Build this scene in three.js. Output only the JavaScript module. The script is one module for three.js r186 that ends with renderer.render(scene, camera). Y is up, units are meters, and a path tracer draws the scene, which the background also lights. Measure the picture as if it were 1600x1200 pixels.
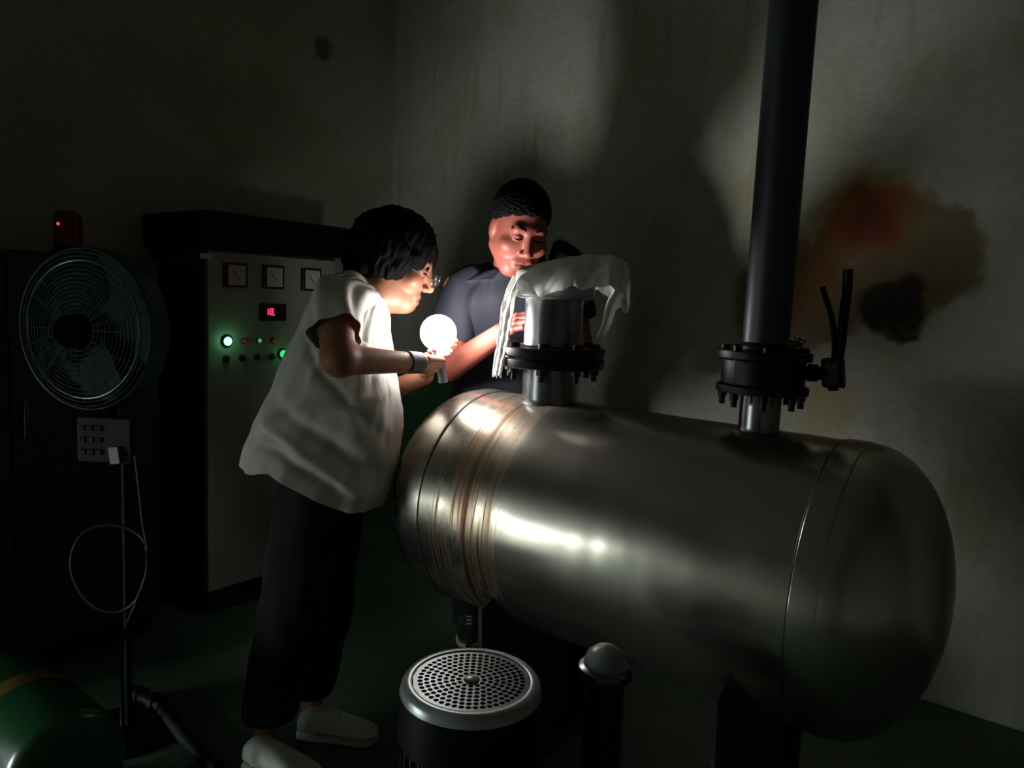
import * as THREE from 'three';
import { mergeGeometries, mergeVertices } from 'three/addons/utils/BufferGeometryUtils.js';
import { RoundedBoxGeometry } from 'three/addons/geometries/RoundedBoxGeometry.js';
import { MarchingCubes } from 'three/addons/objects/MarchingCubes.js';
import { createNoise2D, createNoise3D } from 'simplex-noise';

// ---------------------------------------------------------------- camera, sky, exposure
const scene = new THREE.Scene();
const FOCAL = 1150, EYE = 1.3;                       // focal length in pixels of the 1600 x 1200 frame
const PITCH = Math.atan(130 / FOCAL), ROLL = THREE.MathUtils.degToRad(2.5);
const camera = new THREE.PerspectiveCamera(2 * Math.atan(600 / FOCAL) * 180 / Math.PI, 4 / 3, 0.05, 60);
camera.position.set(0, EYE, 0);
camera.rotation.set(-PITCH, 0, ROLL, 'YXZ');
camera.updateMatrixWorld(true);
scene.add(camera);
const SKY = 16.5;
scene.background = new THREE.Color().setRGB(0.93 * SKY, 1.0 * SKY, 1.0 * SKY);   // overcast daylight beyond the raised shutter
const renderer = new THREE.WebGLRenderer({ antialias: true });
renderer.toneMapping = THREE.LinearToneMapping;
renderer.toneMappingExposure = 1.0;
renderer.shadowMap.enabled = true;
const LAMP_CD = 1.35, SPILL_CD = 0.32;                 // hand lamp: forward beam and all-round spill, candela

// ---------------------------------------------------------------- helpers
let seed = 20240611;
const rnd = () => { seed = (seed * 1664525 + 1013904223) >>> 0; return seed / 4294967296; };
const n2 = createNoise2D(rnd), n3 = createNoise3D(rnd);
const V = (x, y, z) => new THREE.Vector3(x, y, z);
const lerp = THREE.MathUtils.lerp, clamp = THREE.MathUtils.clamp, sstep = THREE.MathUtils.smoothstep;
const fbm = (x, y, o = 4) => { let s = 0, a = 0.5; for (let i = 0; i < o; i++) { s += a * n2(x, y); x = x * 2.03 + 7.1; y = y * 2.03 - 3.7; a *= 0.5; } return s; };
const CR = V(Math.cos(ROLL), Math.sin(ROLL) * Math.cos(PITCH), -Math.sin(ROLL) * Math.sin(PITCH));
const CU = V(-Math.sin(ROLL), Math.cos(ROLL) * Math.cos(PITCH), -Math.cos(ROLL) * Math.sin(PITCH));
const CF = V(0, -Math.sin(PITCH), -Math.cos(PITCH));
const ray = (u, v) => CF.clone().addScaledVector(CR, (u - 800) / FOCAL).addScaledVector(CU, (600 - v) / FOCAL);
const px = (u, v, d) => { const r = ray(u, v); return r.multiplyScalar(d / -r.z).add(camera.position); };      // point of a pixel at a known distance
const pxY = (u, v, y) => { const r = ray(u, v); return r.multiplyScalar((y - EYE) / r.y).add(camera.position); }; // on a known height
const pxW = (u, v, o, n) => { const r = ray(u, v); return r.multiplyScalar(o.clone().sub(camera.position).dot(n) / r.dot(n)).add(camera.position); };

const used = {};
const numbered = (n) => { used[n] = (used[n] ?? -1) + 1; return used[n] ? n + '_' + String(used[n]).padStart(3, '0') : n; };
function mesh(name, geo, mat, parent) {
  const m = new THREE.Mesh(geo, mat); m.name = name; m.castShadow = m.receiveShadow = true;
  parent.add(m); return m;
}
function thing(name, label, category, pos = V(0, 0, 0), group) {
  const g = new THREE.Group(); g.name = numbered(name); g.position.copy(pos); scene.add(g);
  g.userData = { label, category }; if (group) g.userData.group = group;
  return g;
}
function struct(name, geo, mat, label) {
  const m = mesh(name, geo, mat, scene); m.userData = { kind: 'structure', label, category: name.split('_')[0] }; return m;
}
const merge = (list) => mergeGeometries(list.map((g) => { const k = g.index ? g.toNonIndexed() : g; for (const a of Object.keys(k.attributes)) if (!['position', 'normal', 'uv'].includes(a)) k.deleteAttribute(a); if (!k.attributes.uv) k.setAttribute('uv', new THREE.BufferAttribute(new Float32Array(k.attributes.position.count * 2), 2)); return k; }));
const box = (w, h, d, x = 0, y = 0, z = 0) => new THREE.BoxGeometry(w, h, d).translate(x, y, z);
const rbox = (w, h, d, r = 0.01, x = 0, y = 0, z = 0) => new RoundedBoxGeometry(w, h, d, 2, r).translate(x, y, z);
const cyl = (r0, r1, y0, y1, n = 48) => new THREE.CylinderGeometry(r1, r0, y1 - y0, n).translate(0, (y0 + y1) / 2, 0);
const lathe = (pts, n = 64) => new THREE.LatheGeometry(pts.map(([r, y]) => new THREE.Vector2(r, y)), n);
function bar(a, b, r, r2 = r, n = 16) {                       // straight round bar between two points
  const d = b.clone().sub(a), g = new THREE.CylinderGeometry(r2, r, d.length(), n);
  g.applyQuaternion(new THREE.Quaternion().setFromUnitVectors(V(0, 1, 0), d.clone().normalize()));
  return g.translate((a.x + b.x) / 2, (a.y + b.y) / 2, (a.z + b.z) / 2);
}
const tube = (pts, r, seg = 80, n = 8) => new THREE.TubeGeometry(new THREE.CatmullRomCurve3(pts), seg, r, n);
const smooth = (g) => { g.deleteAttribute('normal'); const k = mergeVertices(g, 1e-5); k.computeVertexNormals(); return k; };
function texture(w, h, fn, srgb = true) {                     // fn(u, v) -> [r, g, b] 0..1
  const d = new Uint8Array(w * h * 4);
  for (let j = 0; j < h; j++) for (let i = 0; i < w; i++) {
    const c = fn((i + 0.5) / w, (j + 0.5) / h), k = (j * w + i) * 4;
    d[k] = clamp(c[0], 0, 1) * 255; d[k + 1] = clamp(c[1], 0, 1) * 255; d[k + 2] = clamp(c[2], 0, 1) * 255; d[k + 3] = 255;
  }
  const t = new THREE.DataTexture(d, w, h); t.magFilter = THREE.LinearFilter; t.minFilter = THREE.LinearFilter;
  t.wrapS = t.wrapT = THREE.RepeatWrapping; if (srgb) t.colorSpace = THREE.SRGBColorSpace; t.needsUpdate = true; return t;
}
const mix3 = (a, b, t) => [lerp(a[0], b[0], t), lerp(a[1], b[1], t), lerp(a[2], b[2], t)];
const std = (color, roughness = 0.6, metalness = 0, o = {}) => new THREE.MeshPhysicalMaterial({ color, roughness, metalness, ...o });

// ---------------------------------------------------------------- where the place lies (from the photograph)
const TOP = EYE - 0.275, TR = 0.321, AXH = TOP - TR;          // tank crest, radius, axis height
const NL = pxY(859, 624, TOP), NR = pxY(1185, 670, TOP);      // feet of the two nozzles on the crest
const ANG = Math.atan2(NR.z - NL.z, NR.x - NL.x);             // tank axis, parallel to the right wall
const AX = V(Math.cos(ANG), 0, Math.sin(ANG)), NN = V(-Math.sin(ANG), 0, Math.cos(ANG));
const WALLFOOT = pxY(1480, 1105, 0);
const CORNER = (() => {                                       // room corner: on the wall plane, at pixel column 614
  const p = pxW(614, 250, WALLFOOT, NN); return V(p.x, 0, p.z);
})();
const room = (a, y, b) => CORNER.clone().addScaledVector(AX, a).addScaledVector(NN, b).setY(y);
const onWall = (u, v) => { const p = pxW(u, v, CORNER, NN); return [p.clone().sub(CORNER).dot(AX), p.y]; };
const RA = 5.6, RB = 6.6, RH = 3.3;                           // room size along AX, along NN, height
const aligned = (o, a, y, b) => { o.position.copy(room(a, y, b)); o.rotation.y = -ANG; return o; };

// ---------------------------------------------------------------- materials
const M = {
  blackIron: std(0x0d0e10, 0.45, 0.6), darkIron: std(0x1e1f20, 0.5, 0.7), steel: std(0x7c7e80, 0.27, 1), bolt: std(0x3c3a38, 0.45, 0.8),
  chrome: std(0xb8bcc0, 0.2, 1), blackPlastic: std(0x111213, 0.4), greyPaint: std(0x8d9494, 0.4), darkGrey: std(0x2e3131, 0.55),
  cabinet: std(0x8d9289, 0.5), cabinetDark: std(0x23282a, 0.5), dial: std(0xb7b7ae, 0.6), rubber: std(0x0c0c0d, 0.6),
  greenPaint: std(0x1d4a2a, 0.3, 0, { clearcoat: 0.5, clearcoatRoughness: 0.15 }), yellow: std(0x6b5a1c, 0.5),
  skin: std(0x9a674f, 0.5, 0, { sheen: 0.2 }), skinMan: std(0x84463a, 0.55), lip: std(0x8a4a42, 0.45), hair: std(0x070606, 0.85, 0, { specularIntensity: 0.25 }), sole: std(0xc9ccc6, 0.7),
  pants: std(0x08090a, 0.9), navy: std(0x141f3a, 0.8), navyPants: std(0x0e1118, 0.9), shoe: std(0xe6eae4, 0.65), lace: std(0xd8dcd8, 0.8),
  cloth: std(0xdcdcd6, 1, 0, { side: THREE.DoubleSide, transmission: 0.35, thickness: 0 }), tag: std(0xd0d0ca, 0.7),
};
M.pipeGrey = std(0x30353a, 0.42, 0.35);
M.matt = std(0x060606, 0.95, 0, { specularIntensity: 0.1 });
M.foil = std(0xd8d6d0, 0.15, 1);

// ---------------------------------------------------------------- the setting
{
  const px2 = (u, v) => onWall(u, v);
  const rust = px2(1350, 335), dark = px2(1402, 478), shadeHalo = px2(1390, 400), shadeHalo2 = px2(1250, 470), rust2 = px2(1270, 430), low = px2(1290, 640);
  const W = 1120, Hh = 660;
  const map = texture(W, Hh, (u, v) => {
    const a = u * RA, y = v * RH;
    const wx = a + 0.05 * fbm(a * 3, y * 3) + 0.018 * fbm(a * 14, y * 14, 3), wy = y + 0.05 * fbm(a * 3 + 40, y * 3) + 0.018 * fbm(a * 14 + 9, y * 14, 3);
    let c = [0.71, 0.72, 0.685];
    const m = fbm(a * 1.3, y * 1.1 + 5), fine = fbm(a * 22, y * 22, 3);
    c = mix3(c, [0.62, 0.645, 0.58], sstep(m, -0.1, 0.5) * 0.7);
    c = mix3(c, [0.64, 0.62, 0.50], sstep(fbm(a * 2.1 + 30, y * 1.2), 0.05, 0.55) * 0.5);
    c = c.map((k) => k + fine * 0.035);
    const run = sstep(fbm(a * 9, y * 0.6 + 11, 3), 0.12, 0.5) * sstep(fbm(a * 1.2 + 60, y * 0.8), -0.1, 0.4);
    c = mix3(c, [0.56, 0.55, 0.38], run * 0.45);
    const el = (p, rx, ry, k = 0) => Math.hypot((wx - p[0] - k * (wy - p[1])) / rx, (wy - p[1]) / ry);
    // brown painted shadow of valve and cloth, rust cloud, black mould round the broken-out patch
    const h1 = 1 - sstep(el(shadeHalo, 0.30, 0.235), 0.82, 1.0), h2 = 1 - sstep(el(shadeHalo2, 0.28, 0.22), 0.75, 1.0);
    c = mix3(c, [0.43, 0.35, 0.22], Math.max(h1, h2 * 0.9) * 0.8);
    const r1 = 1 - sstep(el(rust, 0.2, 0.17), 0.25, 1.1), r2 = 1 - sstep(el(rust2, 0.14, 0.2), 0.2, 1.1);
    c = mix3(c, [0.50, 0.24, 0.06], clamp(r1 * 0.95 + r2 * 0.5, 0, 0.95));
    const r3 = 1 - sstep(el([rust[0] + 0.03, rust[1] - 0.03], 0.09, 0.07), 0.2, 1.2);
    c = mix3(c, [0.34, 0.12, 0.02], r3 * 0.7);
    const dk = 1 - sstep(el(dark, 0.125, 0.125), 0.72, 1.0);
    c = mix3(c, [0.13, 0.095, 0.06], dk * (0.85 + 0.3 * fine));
    if (a < 0.8 && y < 0.98) c = mix3([0.13, 0.30, 0.18], [0.18, 0.35, 0.22], 0.5 + fine);
    const lw = 1 - sstep(el(low, 0.12, 0.2), 0.3, 1.1);
    return mix3(c, [0.66, 0.58, 0.32], lw * 0.5);
  });
  const bump = texture(512, 512, (u, v) => { const k = 0.5 + 0.5 * fbm(u * 30, v * 30, 4); return [k, k, k]; }, false); bump.repeat.set(4, 3);
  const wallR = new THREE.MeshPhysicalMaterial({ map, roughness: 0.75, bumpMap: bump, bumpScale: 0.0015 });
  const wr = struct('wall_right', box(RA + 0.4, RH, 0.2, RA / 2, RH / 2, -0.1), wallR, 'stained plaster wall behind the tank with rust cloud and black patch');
  // box uv: squeeze so that the texture runs over 0..RA of the visible face
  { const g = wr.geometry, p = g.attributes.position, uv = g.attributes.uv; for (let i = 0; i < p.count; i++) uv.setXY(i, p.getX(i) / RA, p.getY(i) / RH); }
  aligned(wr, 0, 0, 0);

  const spot = (() => { const p = pxW(505, 75, CORNER, AX); return [p.clone().sub(CORNER).dot(NN), p.y]; })();
  const mapL = texture(1024, 512, (u, v) => {
    const b = u * RB, y = v * RH, fine = fbm(b * 20, y * 20, 3), m = fbm(b * 1.1 + 20, y * 1.2);
    let c = mix3([0.62, 0.61, 0.55], [0.55, 0.57, 0.49], sstep(m, -0.2, 0.5)).map((k) => k + fine * 0.04);
    const edge = y - 1.12 - 0.01 * fbm(b * 12, 3);
    if (edge < 0) c = mix3([0.12, 0.30, 0.18], [0.17, 0.36, 0.22], 0.5 + fine).map((k) => k + fine * 0.03);
    const s = Math.hypot(b - spot[0], y - spot[1]) + 0.02 * fine;
    return mix3(c, [0.25, 0.24, 0.18], (1 - sstep(s, 0.03, 0.07)) * 0.7);
  });
  const wallL = new THREE.MeshPhysicalMaterial({ map: mapL, roughness: 0.75, bumpMap: bump, bumpScale: 0.0015 });
  const D0 = 3.6, D1 = 5.3, DH = 2.4;                          // door opening along NN, head height
  const gl = merge([box(0.2, RH, D0, -0.1, RH / 2, D0 / 2), box(0.2, RH, RB - D1, -0.1, RH / 2, (RB + D1) / 2), box(0.2, RH - DH, D1 - D0, -0.1, (RH + DH) / 2, (D0 + D1) / 2)]);
  { const p = gl.attributes.position, uv = gl.attributes.uv; for (let i = 0; i < p.count; i++) uv.setXY(i, p.getZ(i) / RB, p.getY(i) / RH); }
  aligned(struct('wall_left', gl, wallL, 'dim grey plaster wall with dark green painted dado behind the cabinets'), 0, 0, 0);

  const plain = std(0x8c8a7e, 0.85);
  aligned(struct('wall_front', box(RA + 0.4, RH, 0.2, RA / 2, RH / 2, RB + 0.1), plain, 'plain plaster wall opposite the tank'), 0, 0, 0);
  aligned(struct('wall_end', box(0.2, RH, RB, RA + 0.1, RH / 2, RB / 2), plain, 'plain plaster wall at the end of the pump room'), 0, 0, 0);
  aligned(struct('ceiling', box(RA + 0.4, 0.2, RB + 0.4, RA / 2, RH + 0.1, RB / 2), plain, 'plain plaster ceiling of the pump room'), 0, 0, 0);

  const mapF = texture(1024, 1024, (u, v) => {
    const x = u * 6, y = v * 6, m = fbm(x * 1.5, y * 1.5), f = fbm(x * 18, y * 18, 3);
    let c = mix3([0.26, 0.38, 0.29], [0.33, 0.42, 0.34], sstep(m, -0.4, 0.5)).map((k) => k + f * 0.05);
    return mix3(c, [0.33, 0.33, 0.29], sstep(fbm(x * 3 + 9, y * 3), 0.2, 0.5) * 0.6);
  });
  const fl = box(RA + 0.4, 0.2, RB + 0.4, RA / 2, -0.1, RB / 2);
  { const p = fl.attributes.position, uv = fl.attributes.uv; for (let i = 0; i < p.count; i++) uv.setXY(i, p.getX(i) / 6, p.getZ(i) / 6); }
  aligned(struct('floor', fl, new THREE.MeshPhysicalMaterial({ map: mapF, roughness: 0.5, bumpMap: bump, bumpScale: 0.002 }), 'worn green painted concrete floor'), 0, 0, 0);

  // half-raised roller shutter in the left wall, outside the frame: its daylight shows in the tank's flank
  const slats = [];
  for (let y = 0.9; y < DH - 0.01; y += 0.1) slats.push(rbox(0.03, 0.094, D1 - D0 + 0.06, 0.012, -0.06, y + 0.047, (D0 + D1) / 2));
  slats.push(box(0.05, 0.05, D1 - D0 + 0.06, -0.06, 0.89, (D0 + D1) / 2));
  aligned(struct('door_1', merge(slats), M.greyPaint, 'grey roller shutter raised a metre above the ground'), 0, 0, 0);
  aligned(struct('trim_1', box(9, 0.2, 14, -4.75, -0.12, 4), std(0x8e8c84, 0.9), 'pale concrete yard outside the shutter'), 0, 0, 0);
}

// ---------------------------------------------------------------- the stainless tank
const S0 = -0.195, S1 = 0.79, LIP = 0.055, HEAD = 0.185;               // shell ends along the axis, measured from the left nozzle
const tankOrigin = V(NL.x, 0, NL.z);
{
  const tank = thing('storage_tank', 'large horizontal stainless steel tank with rust streaks beside the stained wall', 'tank', tankOrigin);
  tank.rotation.y = -ANG;                                     // local x = axis, z = towards the room
  const L = S1 - S0, TW = 768, TH = 1024;
  // v = 0 bottom, 0.25 room side, 0.5 crest, 0.75 wall side
  const streaks = [];
  for (let i = 0; i < 26; i++) streaks.push([-0.14 + rnd() * 0.22, 0.0008 + rnd() * 0.002, 0.25 + rnd() * 0.45, rnd() * 50]);
  for (const [s, w, k] of [[-0.128, 0.004, 0.9], [-0.1, 0.012, 0.5], [-0.03, 0.009, 0.95], [-0.035, 0.022, 0.5], [0.022, 0.004, 0.9], [0.045, 0.018, 0.45], [-0.07, 0.02, 0.35], [0.0, 0.02, 0.35], [-0.15, 0.003, 0.6]]) streaks.push([s, w, k, rnd() * 50]);
  const specks = [];
  for (let i = 0; i < 70; i++) specks.push([-0.12 + rnd() * 0.2, 0.5 - 0.02 - rnd() * 0.1, 0.0012 + rnd() * 0.0026]);
  const rustAt = (s, v) => {
    let r = 0; const arc = v * 2 * Math.PI * TR;
    for (const [c, w, k, o] of streaks) {
      const d = Math.abs(s - c - 0.004 * n2(arc * 4, o)) / w; if (d > 3) continue;
      r += k * Math.exp(-d * d) * sstep(n2(arc * 2.3 + o, o * 3), -0.7, 0.4);
    }
    return clamp(r * 0.8, 0, 0.85) * sstep(v, 0.06, 0.13) * (1 - sstep(v, 0.52, 0.6));
  };
  const speckAt = (s, v) => { for (const [a, b, r] of specks) if (Math.hypot(s - a, (v - b) * 2 * Math.PI * TR) < r * (0.7 + 0.5 * n2(s * 400, v * 900))) return 1; return 0; };
  const cache = new Float32Array(TW * TH).fill(-1), rustC = (u, v) => { const i = Math.floor(v * TH) * TW + Math.floor(u * TW); if (cache[i] < 0) cache[i] = rustAt(S0 + u * L, v); return cache[i]; };
  const dustAt = (s, v) => sstep(fbm(s * 7, v * 16, 4), -0.3, 0.6);
  const map = texture(TW, TH, (u, v) => {
    const s = S0 + u * L, r = rustC(u, v), br = 0;
    let c = [0.68 + br, 0.665 + br, 0.62 + br];
    c = mix3(c, [0.66, 0.63, 0.55], dustAt(s, v) * 0.12);
    c = mix3(c, mix3([0.46, 0.33, 0.16], [0.26, 0.14, 0.05], r), Math.min(1, r * 1.1));
    return speckAt(s, v) ? [0.09, 0.07, 0.06] : c;
  });
  const orm = texture(TW, TH, (u, v) => {
    const s = S0 + u * L, r = rustC(u, v), k = speckAt(s, v), d = dustAt(s, v), br = 0;
    return [1, lerp(0.24, 0.6, Math.max(r * 0.8, k)), lerp(0.91, 0.5, r) * (1 - k)];
  }, false);
  const shellMat = new THREE.MeshPhysicalMaterial({ map, roughnessMap: orm, metalnessMap: orm, roughness: 1, metalness: 1 });
  const headMat = std(0xa9a69b, 0.24, 0.92);
  const nx = 120, nt = 160, pos = [], uv = [], idx = [];
  for (let i = 0; i <= nx; i++) for (let j = 0; j <= nt; j++) {
    const s = S0 + L * i / nx, v = j / nt, th = v * 2 * Math.PI;                 // th from the bottom, turning towards the room side
    const dent = 0.0012 * n2(s * 4, Math.cos(th) * 1.5 + 3) + 0.00025 * n2(s * 12, Math.sin(th) * 4), r = TR + dent;
    pos.push(s, AXH - r * Math.cos(th), r * Math.sin(th)); uv.push(i / nx, v);
    if (i < nx && j < nt) { const a = i * (nt + 1) + j, b = a + nt + 1; idx.push(a, b, a + 1, b, b + 1, a + 1); }
  }
  const sg = new THREE.BufferGeometry(); sg.setAttribute('position', new THREE.Float32BufferAttribute(pos, 3)); sg.setAttribute('uv', new THREE.Float32BufferAttribute(uv, 2)); sg.setIndex(idx); sg.computeVertexNormals();
  mesh('shell', sg, shellMat, tank);
  for (const [s, dir] of [[S0, -1], [S1, 1]]) {                                   // 2:1 elliptical heads with a short straight lip
    const pr = []; pr.push([TR - 0.004, 0.0012], [TR + 0.0015, 0.0012], [TR + 0.003, 0.004], [TR + 0.003, LIP - 0.004], [TR, LIP]);
    for (let k = 0; k <= 40; k++) { const t = k / 40 * Math.PI / 2; pr.push([Math.max(TR * Math.cos(t), 1e-4), LIP + HEAD * Math.sin(t)]); }
    const g = lathe(pr, 128).rotateZ(dir > 0 ? -Math.PI / 2 : Math.PI / 2).translate(s, AXH, 0);
    mesh('end_cap', g, headMat, tank);
  }
  const seam = (s) => new THREE.TorusGeometry(TR - 0.0005, 0.0025, 8, 160).rotateY(Math.PI / 2).translate(s, AXH, 0);
  for (const s of [S0, S1]) mesh('weld_seam', seam(s), std(0x4a4036, 0.5, 0.5), tank);
  // nozzles with their welded flanges
  const yf = px(867, 573, 2.08).y;                            // underside of the left flange pair
  mesh('nozzle', lathe([[0.094, TOP - 0.03], [0.086, TOP - 0.006], [0.08, TOP + 0.006], [0.08, yf + 0.005]]), M.steel, tank);
  mesh('nozzle_flange', lathe([[0.07, yf], [0.146, yf], [0.149, yf + 0.003], [0.149, yf + 0.022], [0.146, yf + 0.025], [0.07, yf + 0.025]]), M.darkIron, tank);
  const xr = NR.clone().sub(NL).dot(AX), yr = px(1188, 613, NR.z * -1).y;
  mesh('nozzle', lathe([[0.056, TOP - 0.02], [0.05, TOP - 0.004], [0.0465, TOP + 0.006], [0.0465, yr + 0.004]]).translate(xr, 0, 0), M.steel, tank);
  mesh('nozzle_flange', lathe([[0.04, yr], [0.102, yr], [0.104, yr + 0.002], [0.104, yr + 0.016], [0.102, yr + 0.018], [0.04, yr + 0.018]]).translate(xr, 0, 0), M.darkIron, tank);
  for (const s of [0.02, 0.66]) {                             // saddles
    const sh = new THREE.Shape(); sh.moveTo(-0.27, 0.02); sh.lineTo(0.27, 0.02); sh.lineTo(0.3, 0.5);
    for (let k = 0; k <= 24; k++) { const t = Math.PI * 2 - 0.62 - (Math.PI - 1.24) * k / 24; sh.lineTo((TR + 0.002) * Math.cos(t), AXH + (TR + 0.002) * Math.sin(t)); }
    sh.lineTo(-0.3, 0.5);
    const g = new THREE.ExtrudeGeometry(sh, { depth: 0.012, bevelEnabled: false }).rotateY(Math.PI / 2).translate(s - 0.006, 0, 0);
    mesh('saddle', merge([g, box(0.14, 0.02, 0.62, s, 0.01, 0), box(0.1, 0.26, 0.012, s, 0.15, 0.2), box(0.1, 0.26, 0.012, s, 0.15, -0.2)]), M.darkGrey, tank);
  }

  // ---- air valve bolted on the left flange
  const valve = thing('air_valve', 'stubby steel valve with bolted flanges on the rusty end of the tank', 'valve', V(NL.x, yf + 0.025, NL.z));
  valve.rotation.y = -ANG;
  const u0 = px(869, 466, 2.08).y - yf - 0.025, u1 = px(869, 418, 2.08).y - yf - 0.025;
  mesh('gasket', cyl(0.138, 0.138, 0.0002, 0.006), M.rubber, valve);
  mesh('flange', lathe([[0.06, 0.006], [0.146, 0.006], [0.149, 0.009], [0.149, 0.028], [0.146, 0.031], [0.09, 0.031], [0.084, 0.036]]), M.darkIron, valve);
  mesh('neck', lathe([[0.084, 0.03], [0.082, 0.04], [0.082, u0]]), M.steel, valve);
  mesh('valve_body', lathe([[0.082, u0 - 0.004], [0.108, u0], [0.112, u0 + 0.008], [0.112, u1 - 0.02], [0.104, u1 - 0.004], [0.06, u1 + 0.008], [0.001, u1 + 0.012]]), M.greyPaint, valve);
  const hex = cyl(0.0145, 0.0145, 0, 0.014, 6), nut = cyl(0.0145, 0.0145, -0.016, 0, 6), shank = cyl(0.008, 0.008, -0.034, 0.06, 12);
  for (let k = 0; k < 8; k++) {
    const t = (k + 0.5) / 8 * Math.PI * 2, g = merge([hex.clone().translate(0, 0.031, 0), nut.clone().translate(0, -0.025, 0), shank.clone().translate(0, -0.025, 0)]);
    mesh('bolt', g.translate(0.122 * Math.cos(t), 0, 0.122 * Math.sin(t)), M.bolt, valve);
  }

  // ---- butterfly valve and riser on the right flange
  const base = NR.clone().setY(yr + 0.018);
  const bf = thing('butterfly_valve', 'black wafer butterfly valve with a two-armed lever on the tank', 'valve', base); bf.rotation.y = -ANG;
  const bh = px(1192, 548, 1.72).y - base.y;
  mesh('valve_body', lathe([[0.045, 0.0005], [0.092, 0.0005], [0.094, 0.004], [0.094, bh - 0.024], [0.09, bh - 0.02], [0.045, bh - 0.02]]), M.blackIron, bf);
  mesh('top_flange', lathe([[0.05, bh - 0.02], [0.104, bh - 0.02], [0.106, bh - 0.017], [0.106, bh - 0.002], [0.104, bh], [0.058, bh]]), M.blackIron, bf);
  const hx = cyl(0.0105, 0.0105, 0, 0.011, 6);
  for (let k = 0; k < 8; k++) {
    const t = (k + 0.5) / 8 * Math.PI * 2;
    mesh('bolt', merge([cyl(0.0065, 0.0065, -0.05, bh + 0.004, 10), hx.clone().translate(0, bh, 0), cyl(0.0105, 0.0105, -0.032, -0.018, 6), cyl(0.0075, 0.0075, -0.05, -0.03, 8)]).translate(0.088 * Math.cos(t), 0, 0.088 * Math.sin(t)), M.blackIron, bf);
  }
  // stem and lever, laid out along the camera-right direction they show
  const q = (u, v, d) => bf.worldToLocal(px(u, v, d)); bf.updateMatrixWorld(true);
  const sy = base.y + bh * 0.42, zz = 1.66;
  mesh('stem', merge([bar(q(1215, 581, 1.70), q(1296, 584, zz), 0.0155), bar(q(1262, 582, zz + 0.01), q(1278, 583, zz), 0.02)]), M.blackIron, bf);
  mesh('lever_head', merge([rbox(0.046, 0.068, 0.04, 0.009).applyMatrix4(new THREE.Matrix4().makeRotationZ(0.12)).translate(...q(1302, 582, zz).toArray()), bar(q(1300, 560, zz), q(1302, 610, zz), 0.02, 0.011), bar(q(1300, 600, zz), q(1319, 603, zz), 0.006)]), M.blackIron, bf);
  mesh('lever', tube([q(1306, 588, zz), q(1313, 545, zz), q(1319, 490, zz - 0.01), q(1324, 450, zz - 0.015), q(1325, 421, zz - 0.02)], 0.0105, 40, 10), M.blackIron, bf);
  mesh('trigger', tube([q(1303, 570, zz), q(1304, 530, zz - 0.005), q(1298, 490, zz - 0.02), q(1290, 465, zz - 0.03), q(1285, 449, zz - 0.035)], 0.0065, 30, 8), M.blackIron, bf);
  const rise = thing('riser_pipe', 'tall dark grey pipe rising from the black lever valve to the ceiling', 'pipe', base.clone().setY(base.y + bh));
  mesh('pipe', cyl(0.0525, 0.0525, 0.0003, RH - base.y - bh, 64), M.pipeGrey, rise);
  mesh('weld_collar', lathe([[0.0525, 0.02], [0.057, 0.012], [0.06, 0.0003], [0.0525, 0.0003]]), M.blackIron, rise);

  // crumpled bit of foil tape on the flange behind the riser
  const fp = px(1246, 536, 1.78); fp.y = base.y + bh;
  const foil = thing('foil_scrap', 'small crumpled shiny foil scrap on the lever valve beside the riser', 'foil', fp);
  const fg = new THREE.IcosahedronGeometry(0.016, 3); { const p = fg.attributes.position; for (let i = 0; i < p.count; i++) { const v = V(p.getX(i), p.getY(i), p.getZ(i)); const k = 1 + 0.55 * n3(v.x * 160, v.y * 160, v.z * 160); p.setXYZ(i, v.x * k * 1.2, v.y * k + 0.017, v.z * k * 0.8); } fg.computeVertexNormals(); }
  mesh('crumpled_foil', fg, M.foil, foil);
}

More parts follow.
